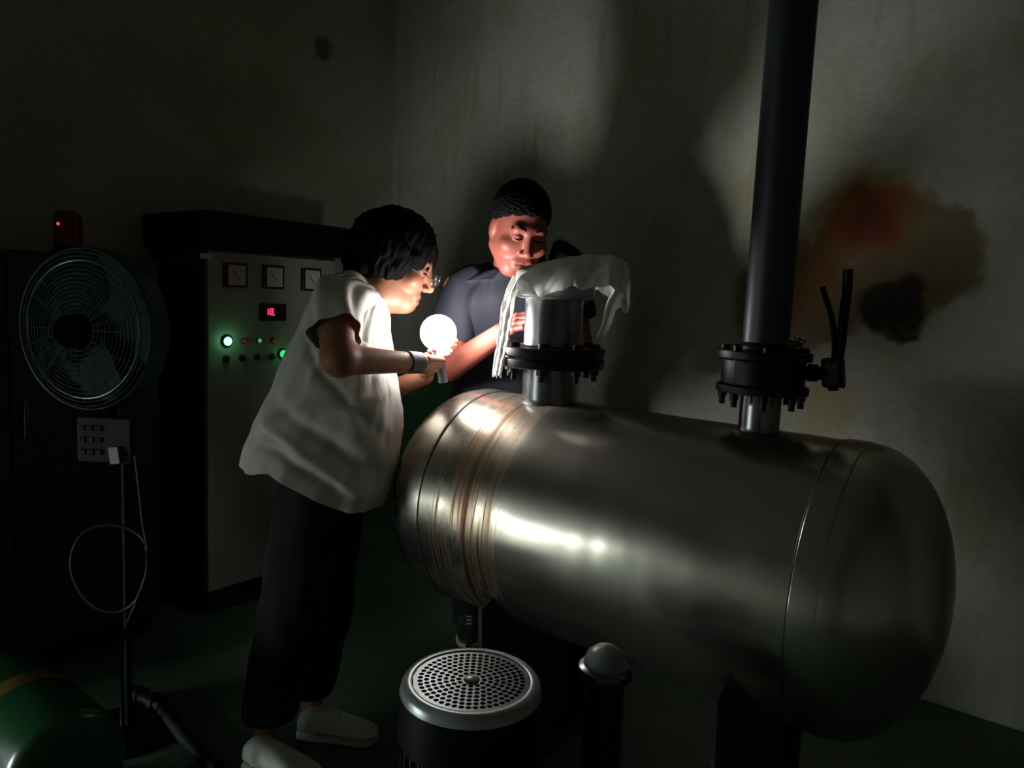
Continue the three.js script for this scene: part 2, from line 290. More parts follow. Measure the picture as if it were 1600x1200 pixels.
// ---------------------------------------------------------------- white cloth over the valve
{
  const o = NL.clone().setY(TOP);
  const cloth = thing('white_cloth', 'white cloth draped over the valve with a tail hanging past the flange', 'cloth', o);
  const P = (u, v, d) => px(u, v, d).sub(o);
  const grid = (nu, nv, fn) => {
    const p = [], t = [], ix = [];
    for (let i = 0; i <= nu; i++) for (let j = 0; j <= nv; j++) { const v = fn(i / nu, j / nv); p.push(v.x, v.y, v.z); t.push(i / nu, j / nv); if (i < nu && j < nv) { const a = i * (nv + 1) + j, b = a + nv + 1; ix.push(a, b, a + 1, b, b + 1, a + 1); } }
    const g = new THREE.BufferGeometry(); g.setAttribute('position', new THREE.Float32BufferAttribute(p, 3)); g.setAttribute('uv', new THREE.Float32BufferAttribute(t, 2)); g.setIndex(ix); g.computeVertexNormals(); return g;
  };
  const path = new THREE.CatmullRomCurve3([[798, 470], [803, 448], [822, 424], [856, 410], [900, 402], [942, 402], [970, 412], [972, 440], [956, 470], [948, 500], [936, 528]].map(([u, v]) => P(u, v, 2.08)));
  const main = grid(90, 50, (s, t) => {
    const p = path.getPoint(s), k = t * 2 - 1, a = Math.abs(k);
    const over = Math.max(0, a - 0.62), w = 0.125 * Math.min(1, 0.8 + s * 1.6) * (s > 0.75 ? lerp(1, 0.45, (s - 0.75) / 0.25) : 1);
    p.z += Math.sign(k) * (Math.min(a, 0.62) / 0.62 * w + over * 0.05);
    const drop = over * (k > 0 ? 0.2 : 0.22) * sstep(s, 0.12, 0.3) * (1 - sstep(s, 0.66, 0.85));
    p.y -= drop + 0.01 * a * a;
    const wr = 0.006 * n2(s * 9, t * 5) + 0.0045 * n2(s * 22 + t * 8, t * 9) + over * 0.03 * Math.sin(s * 40 + 2 * n2(s * 6, 1));
    p.z += wr * (k > 0.6 ? 1 : 0.3); p.y += wr * 0.6; return p;
  });
  const tp = new THREE.CatmullRomCurve3([[812, 430], [797, 462], [790, 500], [785, 535], [779, 565], [776, 588]].map(([u, v]) => P(u, v, 2.03)));
  const tail = grid(70, 14, (s, t) => {
    const p = tp.getPoint(s), w = lerp(0.05, 0.034, s) + 0.006 * n2(s * 5, 9);
    p.x += (t - 0.5) * w * 0.8; p.z += (t - 0.5) * w * 1.1; p.z += 0.004 * Math.sin(t * 14 + s * 3) + 0.004 * n2(s * 7, t * 3) - (1 - s) * 0.05 * (1 - s) ;
    if (s > 0.97) p.y += 0.008 * n2(t * 11, 4);
    return p;
  });
  mesh('draped_sheet', main, M.cloth, cloth);
  mesh('hanging_tail', tail, M.cloth, cloth);
}

// ---------------------------------------------------------------- people: distance fields meshed by marching cubes
const seg = (p, a, b, ra, rb) => {                            // tapered capsule
  const bx = b.x - a.x, by = b.y - a.y, bz = b.z - a.z, qx = p.x - a.x, qy = p.y - a.y, qz = p.z - a.z;
  const t = clamp((qx * bx + qy * by + qz * bz) / (bx * bx + by * by + bz * bz + 1e-9), 0, 1);
  return Math.hypot(qx - t * bx, qy - t * by, qz - t * bz) - lerp(ra, rb, t);
};
const ell = (p, cx, cy, cz, rx, ry, rz) => { const x = (p.x - cx) / rx, y = (p.y - cy) / ry, z = (p.z - cz) / rz, k = Math.hypot(x, y, z); return (k - 1) * Math.min(rx, ry, rz) * (k > 1 ? 1 : 1); };
const smin = (a, b, k) => { const h = clamp(0.5 + 0.5 * (b - a) / k, 0, 1); return lerp(b, a, h) - k * h * (1 - h); };
function isoMesh(fn, lo, hi, cell) {
  const c = lo.clone().add(hi).multiplyScalar(0.5), h = hi.clone().sub(lo).multiplyScalar(0.5);
  const res = Math.min(120, Math.ceil(2 * Math.max(h.x, h.y, h.z) / cell) + 4);
  const mc = new MarchingCubes(res, M.skin, false, false, 160000); mc.isolation = 0;
  const p = V(0, 0, 0);
  for (let z = 0; z < res; z++) for (let y = 0; y < res; y++) for (let x = 0; x < res; x++) {
    p.set(c.x + (x - res / 2) / (res / 2) * h.x, c.y + (y - res / 2) / (res / 2) * h.y, c.z + (z - res / 2) / (res / 2) * h.z);
    mc.field[x + y * res + z * res * res] = -fn(p);
  }
  mc.update();
  const n = mc.count, a = new Float32Array(n * 3);
  for (let i = 0; i < n; i++) { a[i * 3] = c.x + mc.positionArray[i * 3] * h.x; a[i * 3 + 1] = c.y + mc.positionArray[i * 3 + 1] * h.y; a[i * 3 + 2] = c.z + mc.positionArray[i * 3 + 2] * h.z; }
  let g = new THREE.BufferGeometry(); g.setAttribute('position', new THREE.BufferAttribute(a, 3));
  g = mergeVertices(g, 1e-5);
  // drop collapsed triangles, then smooth normals
  const ix = g.index.array, keep = []; for (let i = 0; i < ix.length; i += 3) if (ix[i] !== ix[i + 1] && ix[i + 1] !== ix[i + 2] && ix[i] !== ix[i + 2]) keep.push(ix[i], ix[i + 1], ix[i + 2]);
  g.setIndex(keep); g.computeVertexNormals(); g.setAttribute('uv', new THREE.BufferAttribute(new Float32Array(g.attributes.position.count * 2), 2));
  return g;
}
function frame(origin, fwd, upHint, scale) {                  // local x = side, y = up, z = forward
  const z = fwd.clone().normalize(), x = upHint.clone().cross(z).normalize(), y = z.clone().cross(x);
  return new THREE.Matrix4().makeBasis(x.multiplyScalar(scale), y.multiplyScalar(scale), z.multiplyScalar(scale)).setPosition(origin);
}
const HC0 = V(-0.024, -0.0805, 0.093), HC1 = V(-0.017, -0.087, 0.082), HC2 = V(0.024, -0.0805, 0.093), HC3 = V(0.017, -0.087, 0.082), HC4 = V(-0.02, -0.074, 0.082), HC5 = V(-0.034, 0.019, 0.078), HC6 = V(-0.022, -0.1, 0.058), HC7 = V(0.034, 0.019, 0.078), HC8 = V(0.02, -0.074, 0.082), HC9 = V(0.022, -0.1, 0.058), HC10 = V(0, -0.05, -0.035), HC11 = V(0, 0.008, 0.086), HC12 = V(0, -0.04, 0.109);
const headShape = (wide, neck) => ({ wide, neck, jaw: [V(-0.055 * wide, -0.06, 0), V(0.055 * wide, -0.06, 0), V(-0.026, -0.102, 0.05), V(0.026, -0.102, 0.05)] });
function headField(p, o) {
  let d = ell(p, 0, 0.035, -0.018, 0.077, 0.088, 0.098);
  d = smin(d, ell(p, 0, -0.035, 0.025, 0.063 * o.wide, 0.085, 0.066), 0.03);
  d = smin(d, seg(p, HC6, HC9, 0.024, 0.024), 0.03);
  for (const s of [-1, 1]) {
    d = smin(d, seg(p, s < 0 ? o.jaw[0] : o.jaw[1], s < 0 ? o.jaw[2] : o.jaw[3], 0.018, 0.02), 0.03);       // jaw
    d = smin(d, ell(p, s * 0.041 * o.wide, -0.034, 0.066, 0.024, 0.02, 0.02), 0.02);                          // cheekbone
    d = smin(d, ell(p, s * 0.079, -0.012, -0.008, 0.01, 0.032, 0.018), 0.008);                                // ear
  }
  d = smin(d, seg(p, HC5, HC7, 0.013, 0.013), 0.018);                  // brow
  for (const s of [-1, 1]) {
    const sock = ell(p, s * 0.031, -0.001, 0.1, 0.02, 0.013, 0.018); d = -smin(-d, sock, 0.01);
    d = smin(d, ell(p, s * 0.031, -0.002, 0.079, 0.0145, 0.0115, 0.0125), 0.004);                             // lids
  }
  d = smin(d, seg(p, HC11, HC12, 0.008, 0.012), 0.012);                           // nose
  for (const s of [-1, 1]) d = smin(d, ell(p, s * 0.013, -0.046, 0.099, 0.009, 0.008, 0.011), 0.006);
  d = smin(d, seg(p, HC4, HC8, 0.009, 0.009), 0.01);
  d = smin(d, seg(p, HC1, HC3, 0.009, 0.009), 0.008);
  const groove = seg(p, HC0, HC2, 0.0035, 0.0035); d = -smin(-d, groove, 0.004);
  if (o.neck) d = smin(d, seg(p, HC10, o.neck, 0.052, 0.06), 0.03);
  return d;
}
function lipGeo(y, r, w) { const g = tube([V(-w, y - 0.001, 0.078), V(-w * 0.5, y + 0.001, 0.086), V(0, y, 0.0885), V(w * 0.5, y + 0.001, 0.086), V(w, y - 0.001, 0.078)], r, 24, 8); return g; }
// hand: local y along the fingers, x towards the thumb, z out of the palm; curls in radians per joint
function handField(curl, thumbOut, thumbCurl) {
  const bones = [];
  bones.push([V(0, 0, 0), V(0.004, 0.03, 0), 0.026, 0.024]);
  const bx = [0.03, 0.0105, -0.009, -0.027], by = [0.09, 0.094, 0.09, 0.08], len = [[0.04, 0.024, 0.019], [0.044, 0.028, 0.02], [0.04, 0.026, 0.019], [0.032, 0.019, 0.017]];
  for (let f = 0; f < 4; f++) {
    bones.push([V(bx[f] * 0.6, 0.015, 0), V(bx[f], by[f], 0), 0.017, 0.0115]);
    let p = V(bx[f], by[f], 0), a = 0;
    for (let k = 0; k < 3; k++) { a += curl[f] * [0.8, 1.15, 0.8][k]; const q = p.clone().add(V(bx[f] * 0.12, Math.cos(a), Math.sin(a)).normalize().multiplyScalar(len[f][k])); bones.push([p, q, 0.0098 - k * 0.0009, 0.0089 - k * 0.0009]); p = q; }
  }
  let p = V(0.022, 0.022, 0.008), d = V(Math.sin(thumbOut), Math.cos(thumbOut), 0.35).normalize();
  for (let k = 0; k < 3; k++) { const q = p.clone().addScaledVector(d, [0.042, 0.032, 0.024][k]); bones.push([p, q, [0.016, 0.0115, 0.0105][k], [0.0118, 0.0106, 0.009][k]]); p = q; d = d.clone().applyAxisAngle(V(0, 1, 0), -thumbCurl * 0.6).applyAxisAngle(V(0, 0, 1), thumbCurl).normalize(); }
  return (q) => { let r = 1; bones.forEach(([a, b, ra, rb], i) => { const s = seg(q, a, b, ra, rb); r = i ? smin(r, s, s < 0.02 && i > 1 ? 0.005 : 0.01) : s; }); return r; };
}
function makeHand(wrist, dir, palm, o) {                      // returns a world-space geometry
  const f = handField(o.curl, o.thumbOut ?? 0.7, o.thumbCurl ?? 0.3), side = o.left ? -1 : 1;
  const y = dir.clone().normalize(), z = palm.clone().addScaledVector(y, -palm.dot(y)).normalize(), x = y.clone().cross(z).multiplyScalar(side);
  const g = isoMesh(f, V(-0.065, -0.04, -0.05), V(0.1, 0.19, 0.1), 0.0034);
  if (side < 0) { const ix = g.index.array; for (let i = 0; i < ix.length; i += 3) { const t = ix[i]; ix[i] = ix[i + 1]; ix[i + 1] = t; } }
  const s = o.scale ?? 1;
  g.applyMatrix4(new THREE.Matrix4().makeBasis(x.clone().multiplyScalar(s), y.clone().multiplyScalar(s), z.clone().multiplyScalar(s)).setPosition(wrist)); g.computeVertexNormals();
  return g;
}
const boxOf = (pts, pad) => { const b = new THREE.Box3().setFromPoints(pts); b.expandByScalar(pad); return b; };
// cloth tube lofted through tilted rings: each ring { c, a, b } centre and half axes
function loft(rings, nAround, nAlong, fold) {
  const C = new THREE.CatmullRomCurve3(rings.map((r) => r.c)), A = new THREE.CatmullRomCurve3(rings.map((r) => r.a)), B = new THREE.CatmullRomCurve3(rings.map((r) => r.b));
  const p = [], uv = [], ix = [];
  for (let i = 0; i <= nAlong; i++) for (let j = 0; j <= nAround; j++) {
    const t = i / nAlong, th = j / nAround * Math.PI * 2, c = C.getPoint(t), a = A.getPoint(t), b = B.getPoint(t), co = Math.cos(th), si = Math.sin(th);
    const e = 0.82, x = Math.sign(co) * Math.pow(Math.abs(co), e), y = Math.sign(si) * Math.pow(Math.abs(si), e);
    const v = a.clone().multiplyScalar(x).addScaledVector(b, y), l = v.length(), k = fold ? fold(t, th, co, si) : 0;
    v.multiplyScalar((l + k) / l).add(c); if (fold?.lift) v.y += fold.lift(t, th, co, si);
    p.push(v.x, v.y, v.z); uv.push(j / nAround, t);
    if (i < nAlong && j < nAround) { const q = i * (nAround + 1) + j, w = q + nAround + 1; ix.push(q, q + 1, w, w, q + 1, w + 1); }
  }
  const g = new THREE.BufferGeometry(); g.setAttribute('position', new THREE.Float32BufferAttribute(p, 3)); g.setAttribute('uv', new THREE.Float32BufferAttribute(uv, 2)); g.setIndex(ix);
  g.computeVertexNormals();
  // join the seam's normals
  const n = g.attributes.normal; for (let i = 0; i <= nAlong; i++) { const a = i * (nAround + 1), b = a + nAround, x = V(n.getX(a) + n.getX(b), n.getY(a) + n.getY(b), n.getZ(a) + n.getZ(b)).normalize(); n.setXYZ(a, x.x, x.y, x.z); n.setXYZ(b, x.x, x.y, x.z); }
  return g;
}
const ringPx = (ul, vl, ur, vr, d, bd, tilt = 0) => { const L = px(ul, vl, d), R = px(ur, vr, d); return { c: L.clone().add(R).multiplyScalar(0.5), a: R.clone().sub(L).multiplyScalar(0.5), b: V(0, tilt, bd) }; };
function sleeve(pts, radii, fold) {                           // follows shoulder and upper arm
  const cv = new THREE.CatmullRomCurve3(pts), rings = [];
  for (let k = 0; k <= 8; k++) {
    const t = k / 8, d = cv.getTangent(t), a = V(1, 0, 0).addScaledVector(d, -d.x).normalize(), b = d.clone().cross(a), q = t * (radii.length - 1), i = Math.min(radii.length - 2, Math.floor(q)), r = lerp(radii[i], radii[i + 1], q - i);
    rings.push({ c: cv.getPoint(t), a: a.multiplyScalar(r), b: b.multiplyScalar(r) });
  }
  return loft(rings, 48, 30, fold);
}
function shoe(g, heel, dir, len, matU) {                      // on the floor; heel = point under the back of the heel
  const y = V(0, 1, 0), f = dir.clone().setY(0).normalize(), s = y.clone().cross(f), m = new THREE.Matrix4().makeBasis(s, y, f).setPosition(heel.clone().setY(0).sub(g.position));
  const R = (z, w, h0, h1) => ({ c: V(0, (h0 + h1) / 2, z * len), a: V(w, 0, 0), b: V(0, (h1 - h0) / 2, 0) });
  const up = loft([R(0, 0.012, 0.03, 0.06), R(0.02, 0.03, 0.022, 0.078), R(0.14, 0.036, 0.02, 0.09), R(0.32, 0.036, 0.02, 0.088), R(0.5, 0.038, 0.02, 0.076), R(0.7, 0.045, 0.02, 0.058), R(0.88, 0.04, 0.02, 0.046), R(0.97, 0.024, 0.022, 0.038), R(1, 0.006, 0.026, 0.032)], 36, 40);
  mesh('shoe_upper', up.applyMatrix4(m), matU, g);
  const so = loft([R(-0.015, 0.012, 0.001, 0.026), R(0.01, 0.032, 0.001, 0.027), R(0.2, 0.038, 0.001, 0.026), R(0.5, 0.041, 0.001, 0.025), R(0.72, 0.048, 0.001, 0.025), R(0.92, 0.04, 0.001, 0.025), R(1.01, 0.01, 0.003, 0.024)], 32, 30);
  mesh('shoe_sole', so.applyMatrix4(m), M.sole, g);
  const laces = []; for (let k = 0; k < 4; k++) { const z = (0.42 + k * 0.07) * len, h = 0.082 - k * 0.006; laces.push(tube([V(-0.024, h - 0.012, z), V(0, h, z + 0.006), V(0.024, h - 0.012, z)], 0.0028, 12, 6)); }
  mesh('shoe_laces', merge(laces).applyMatrix4(m), M.lace, g);
}

// ---------------------------------------------------------------- woman in the white T-shirt
const LAMP = px(685, 520, 2.18);
{
  const root = px(470, 1170, 1.98).setY(0);
  const w = thing('person', 'person in a loose white T-shirt and black trousers bending forward with a lit hand lamp', 'person', root);
  const toLocal = (g) => g.translate(-root.x, -root.y, -root.z);
  const J = {
    pelvis: px(500, 755, 2.08), chest: px(548, 530, 2.17), neck: px(583, 462, 2.25),
    shN: px(520, 475, 2.02), elN: px(530, 562, 1.88), wrN: px(657, 567, 2.09),
    shF: px(560, 462, 2.36), elF: px(588, 620, 2.4), wrF: px(664, 588, 2.28),
    hipN: px(488, 785, 2.03), knN: px(458, 960, 1.97), anN: px(413, 1148, 1.93),
    hipF: px(512, 770, 2.16), knF: px(505, 945, 2.13), anF: px(486, 1098, 2.07),
  };
  const fwd = V(0.93, -0.31, 0.06), up = V(0.28, 0.95, 0.0), hs = 1.14;
  const eye = px(667, 425, 2.3), ho = eye.clone().addScaledVector(fwd.clone().normalize(), -0.086 * hs);
  const HM = frame(ho, fwd, up, hs), HI = HM.clone().invert();
  const neckL = J.neck.clone().applyMatrix4(HI);
  const hsN = headShape(1, neckL), headG = isoMesh((p) => headField(p, hsN), V(-0.11, -0.2, -0.16), V(0.11, 0.15, 0.14), 0.0036).applyMatrix4(HM);
  const bodyF = (p) => {
    let d = seg(p, J.pelvis, J.chest, 0.1, 0.105);
    d = smin(d, seg(p, J.shN, J.shF, 0.05, 0.05), 0.06); d = smin(d, seg(p, J.chest, J.neck, 0.08, 0.055), 0.05);
    d = smin(d, seg(p, J.shN, J.elN, 0.046, 0.037), 0.04); d = smin(d, seg(p, J.elN, J.wrN, 0.038, 0.025), 0.015);
    d = smin(d, seg(p, J.shF, J.elF, 0.044, 0.036), 0.04); d = smin(d, seg(p, J.elF, J.wrF, 0.037, 0.026), 0.015);
    d = smin(d, seg(p, J.hipN, J.knN, 0.08, 0.052), 0.04); d = smin(d, seg(p, J.knN, J.anN, 0.05, 0.032), 0.02);
    d = smin(d, seg(p, J.hipF, J.knF, 0.08, 0.052), 0.04); d = smin(d, seg(p, J.knF, J.anF, 0.05, 0.032), 0.02);
    return d;
  };
  const bb = boxOf(Object.values(J), 0.13); bb.max.y = J.neck.y + 0.02;
  const bodyG = isoMesh(bodyF, bb.min, bb.max, 0.016);
  const armF = (p) => { let d = seg(p, J.shN, J.elN, 0.052, 0.043); return smin(d, seg(p, J.elN, J.wrN, 0.042, 0.026), 0.02); };
  const ab = boxOf([J.shN, J.elN, J.wrN], 0.06), armG = isoMesh(armF, ab.min, ab.max, 0.006);
  const arm2F = (p) => smin(seg(p, J.elF, J.wrF, 0.038, 0.0265), seg(p, J.shF, J.elF, 0.045, 0.037), 0.02);
  const ab2 = boxOf([J.shF, J.elF, J.wrF], 0.06), arm2G = isoMesh(arm2F, ab2.min, ab2.max, 0.006);
  const grip = px(690, 574, 2.18);
  const hN = makeHand(J.wrN, grip.clone().sub(J.wrN).add(V(0.01, -0.005, -0.02)), V(0.25, 0.1, -1), { curl: [1.1, 1.15, 1.15, 1.1], thumbOut: 0.35, thumbCurl: 0.2, left: true, scale: 0.95 });
  const hF = makeHand(J.wrF, V(0.1, 0.75, 0.05).add(V(0.12, 0, 0)), V(1, 0.1, 0.15), { curl: [0.5, 0.55, 0.6, 0.7], thumbOut: 0.6, thumbCurl: 0.3, left: true, scale: 0.95 });
  mesh('body', toLocal(merge([headG, bodyG, armG, arm2G, hN, hF])), M.skin, w);
  // hair: bob cut, open towards the face
  const hairF = (p) => {
    let d = ell(p, 0, 0.03, -0.022, 0.098, 0.108, 0.12);
    d = smin(d, ell(p, 0, -0.03, -0.05, 0.1, 0.095, 0.085), 0.05);
    d += 0.0035 * n3(p.x * 60, p.y * 22, p.z * 60) + 0.005 * n3(p.x * 18, p.y * 12, p.z * 18);
    const cut = (p.z - 0.108) * 0.83 + (p.y - 0.03) * -0.555 + 0.006 * n3(p.x * 90, p.y * 40, 3);
    return Math.max(d, cut);
  };
  mesh('hair', toLocal(isoMesh(hairF, V(-0.12, -0.15, -0.17), V(0.12, 0.16, 0.14), 0.0032).applyMatrix4(HM)), M.hair, w);
  mesh('lips', toLocal(merge([lipGeo(-0.0745, 0.0045, 0.021), lipGeo(-0.0865, 0.0052, 0.018)]).applyMatrix4(HM)), M.lip, w);
  for (const s of [-1, 1]) {
    mesh('eyebrow', toLocal(tube([V(s * 0.015, 0.021, 0.091), V(s * 0.033, 0.025, 0.088), V(s * 0.05, 0.018, 0.074)], 0.003, 16, 6).applyMatrix4(HM)), M.hair, w);
    mesh('eye', toLocal(tube([V(s * 0.018, -0.005, 0.088), V(s * 0.03, -0.007, 0.0925), V(s * 0.043, -0.005, 0.086)], 0.0022, 16, 6).applyMatrix4(HM)), M.hair, w);
  }
  // spectacles slid down the nose
  const rim = (s) => new THREE.TorusGeometry(0.021, 0.0016, 6, 32).scale(1.1, 0.85, 1).translate(s * 0.029, -0.016, 0.118);
  const gl = mesh('glasses', toLocal(merge([rim(-1), rim(1), bar(V(-0.008, -0.013, 0.118), V(0.008, -0.013, 0.118), 0.0014), bar(V(-0.052, -0.014, 0.118), V(-0.082, 0.004, 0), 0.0014), bar(V(0.052, -0.014, 0.118), V(0.082, 0.004, 0), 0.0014)]).applyMatrix4(HM)), M.chrome, w);
  mesh('lens', toLocal(merge([-1, 1].map((s) => new THREE.CylinderGeometry(0.0205, 0.0205, 0.001, 32).rotateX(Math.PI / 2).scale(1.1, 0.85, 1).translate(s * 0.029, -0.016, 0.118))).applyMatrix4(HM)), std(0xffffff, 0.02, 0, { transmission: 1, thickness: 0, ior: 1.5 }), gl);
  // T-shirt
  const folds = (t, th, co, si) => {
    const k = sstep(t, 0.05, 0.5);
    let f = 0.005 * k * Math.sin(th * 3 + t * 7 + 1.5 * n2(t * 2, co * 1.4 + 5)) * sstep(t, 0.3, 0.9);
    f += 0.005 * k * n3(co * 1.3, si * 1.3, t * 1.2 + 4) + 0.005 * n3(co * 4.2 + t * 2.5, si * 4.2, t * 2.0) + 0.0025 * n3(co * 9 + t * 5, si * 9, t * 4);
    const line = (t0, slope, w, a) => { const d = (t - t0 - slope * (co)) / w; return si > 0 ? a * Math.exp(-d * d) * (1 - Math.pow(Math.abs(co), 3)) : 0; };
    f += line(0.80, 0.09, 0.028, -0.015) + line(0.885, 0.1, 0.024, 0.011) + line(0.70, -0.16, 0.03, 0.012) + line(0.60, 0.2, 0.03, -0.01) + line(0.93, 0.05, 0.016, -0.008);
    return f;
  };
  folds.lift = (t, th, co, si) => sstep(t, 0.78, 1) * (0.034 * Math.exp(-Math.pow((co + 0.35) / 0.3, 2)) * (si > 0 ? 1 : 0.4) + 0.006 * Math.sin(th * 5));
  const rings = [ringPx(575, 437, 604, 470, 2.21, 0.066), ringPx(556, 424, 604, 482, 2.2, 0.1), ringPx(524, 430, 606, 508, 2.19, 0.145, -0.01), ringPx(490, 470, 610, 545, 2.17, 0.16), ringPx(468, 520, 617, 590, 2.15, 0.16), ringPx(448, 565, 624, 630, 2.13, 0.165), ringPx(426, 618, 627, 672, 2.11, 0.17), ringPx(406, 664, 618, 728, 2.1, 0.18), ringPx(388, 716, 600, 785, 2.08, 0.19)];
  const shirtMat = std(0xd3d0c8, 0.92, 0, { side: THREE.DoubleSide });
  const slFold = (t, th) => 0.006 * Math.sin(th * 3 + t * 5) + 0.004 * Math.sin(th * 7);
  const sN = sleeve([J.shN.clone().add(V(0.05, 0.0, -0.13)), J.shN.clone().add(V(0.01, 0.005, -0.03)), J.shN.clone().lerp(J.elN, 0.28), J.shN.clone().lerp(J.elN, 0.55)], [0.06, 0.073, 0.072, 0.068], slFold);
  const sF = sleeve([J.shF.clone().add(V(0.02, 0.0, 0.13)), J.shF.clone().add(V(0, 0.005, 0.03)), J.shF.clone().lerp(J.elF, 0.28), J.shF.clone().lerp(J.elF, 0.55)], [0.06, 0.07, 0.07, 0.066], slFold);
  mesh('t_shirt', toLocal(merge([loft(rings, 128, 110, folds), sN, sF])), shirtMat, w);
  mesh('collar', toLocal(loft([ringPx(574, 436, 604, 469, 2.21, 0.064), ringPx(571, 437, 604, 475, 2.21, 0.071)], 60, 4)), shirtMat, w);
  // trousers
  const hem = px(488, 1084, 2.07).y, ha = px(505, 740, 2.05), hb = px(520, 740, 2.14), cuffN = px(420, 1108, 1.94), cuffF = px(488, 1062, 2.08);
  const pf = (p) => {
    let d = seg(p, ha, hb, 0.112, 0.112);
    d = smin(d, seg(p, J.hipN, J.knN, 0.11, 0.092), 0.05); d = smin(d, seg(p, J.knN, cuffN, 0.09, 0.075), 0.03);
    d = smin(d, seg(p, J.hipF, J.knF, 0.11, 0.09), 0.05); d = smin(d, seg(p, J.knF, cuffF, 0.088, 0.07), 0.03);
    d += 0.006 * n3(p.x * 9, p.y * 5, p.z * 9);
    return Math.max(d, hem - p.y);
  };
  mesh('trousers', toLocal(isoMesh(pf, px(400, 1160, 2.1).min(px(330, 1150, 1.8)).setZ(-2.36).setY(0.02), V(px(640, 700, 2.2).x, px(500, 690, 2.1).y + 0.05, -1.78), 0.014)), M.pants, w);
  shoe(w, pxY(467, 1150, 0), V(1, 0, 0.05), 0.235, M.shoe);
  shoe(w, pxY(388, 1196, 0), V(0.93, 0, 0.36), 0.235, M.shoe);
  const ax = J.elN.clone().sub(J.wrN).normalize(), wb = J.wrN.clone().addScaledVector(ax, 0.022);
  mesh('wristband', toLocal(bar(wb.clone().addScaledVector(ax, -0.02), wb.clone().addScaledVector(ax, 0.03), 0.0305, 0.033, 32)), std(0x3b3f44, 0.6), w);

  // ---- the hand lamp in her fist
  const lp = thing('hand_lamp', 'small hand lamp with a glowing round white head in the raised fist', 'lamp', LAMP);
  const glow = new THREE.MeshPhysicalMaterial({ color: 0xffffff, roughness: 0.5, emissive: new THREE.Color(1, 1, 1), emissiveIntensity: 6 });
  const gp = px(691, 582, 2.19).sub(LAMP), dn = gp.clone().normalize();
  mesh('lamp_globe', new THREE.SphereGeometry(0.054, 40, 28), glow, lp);
  mesh('handle', merge([bar(dn.clone().multiplyScalar(0.052), gp.clone().addScaledVector(dn, 0.03), 0.0135), bar(dn.clone().multiplyScalar(0.046), dn.clone().multiplyScalar(0.066), 0.022, 0.03, 24)]), M.greyPaint, lp);
  const beam = new THREE.SpotLight(new THREE.Color(1, 0.97, 0.94), LAMP_CD, 0, THREE.MathUtils.degToRad(86), 0.2, 2);
  beam.position.set(0, 0, 0); beam.target.position.set(0.89, -0.06, -0.45); lp.add(beam, beam.target); beam.castShadow = true; beam.shadow.radius = 2.4; beam.name = 'lamp_beam';
  const light = new THREE.PointLight(new THREE.Color(1, 0.97, 0.94), SPILL_CD, 0, 2); light.castShadow = true; light.shadow.radius = 2.4; light.name = 'lamp_light'; lp.add(light);
}

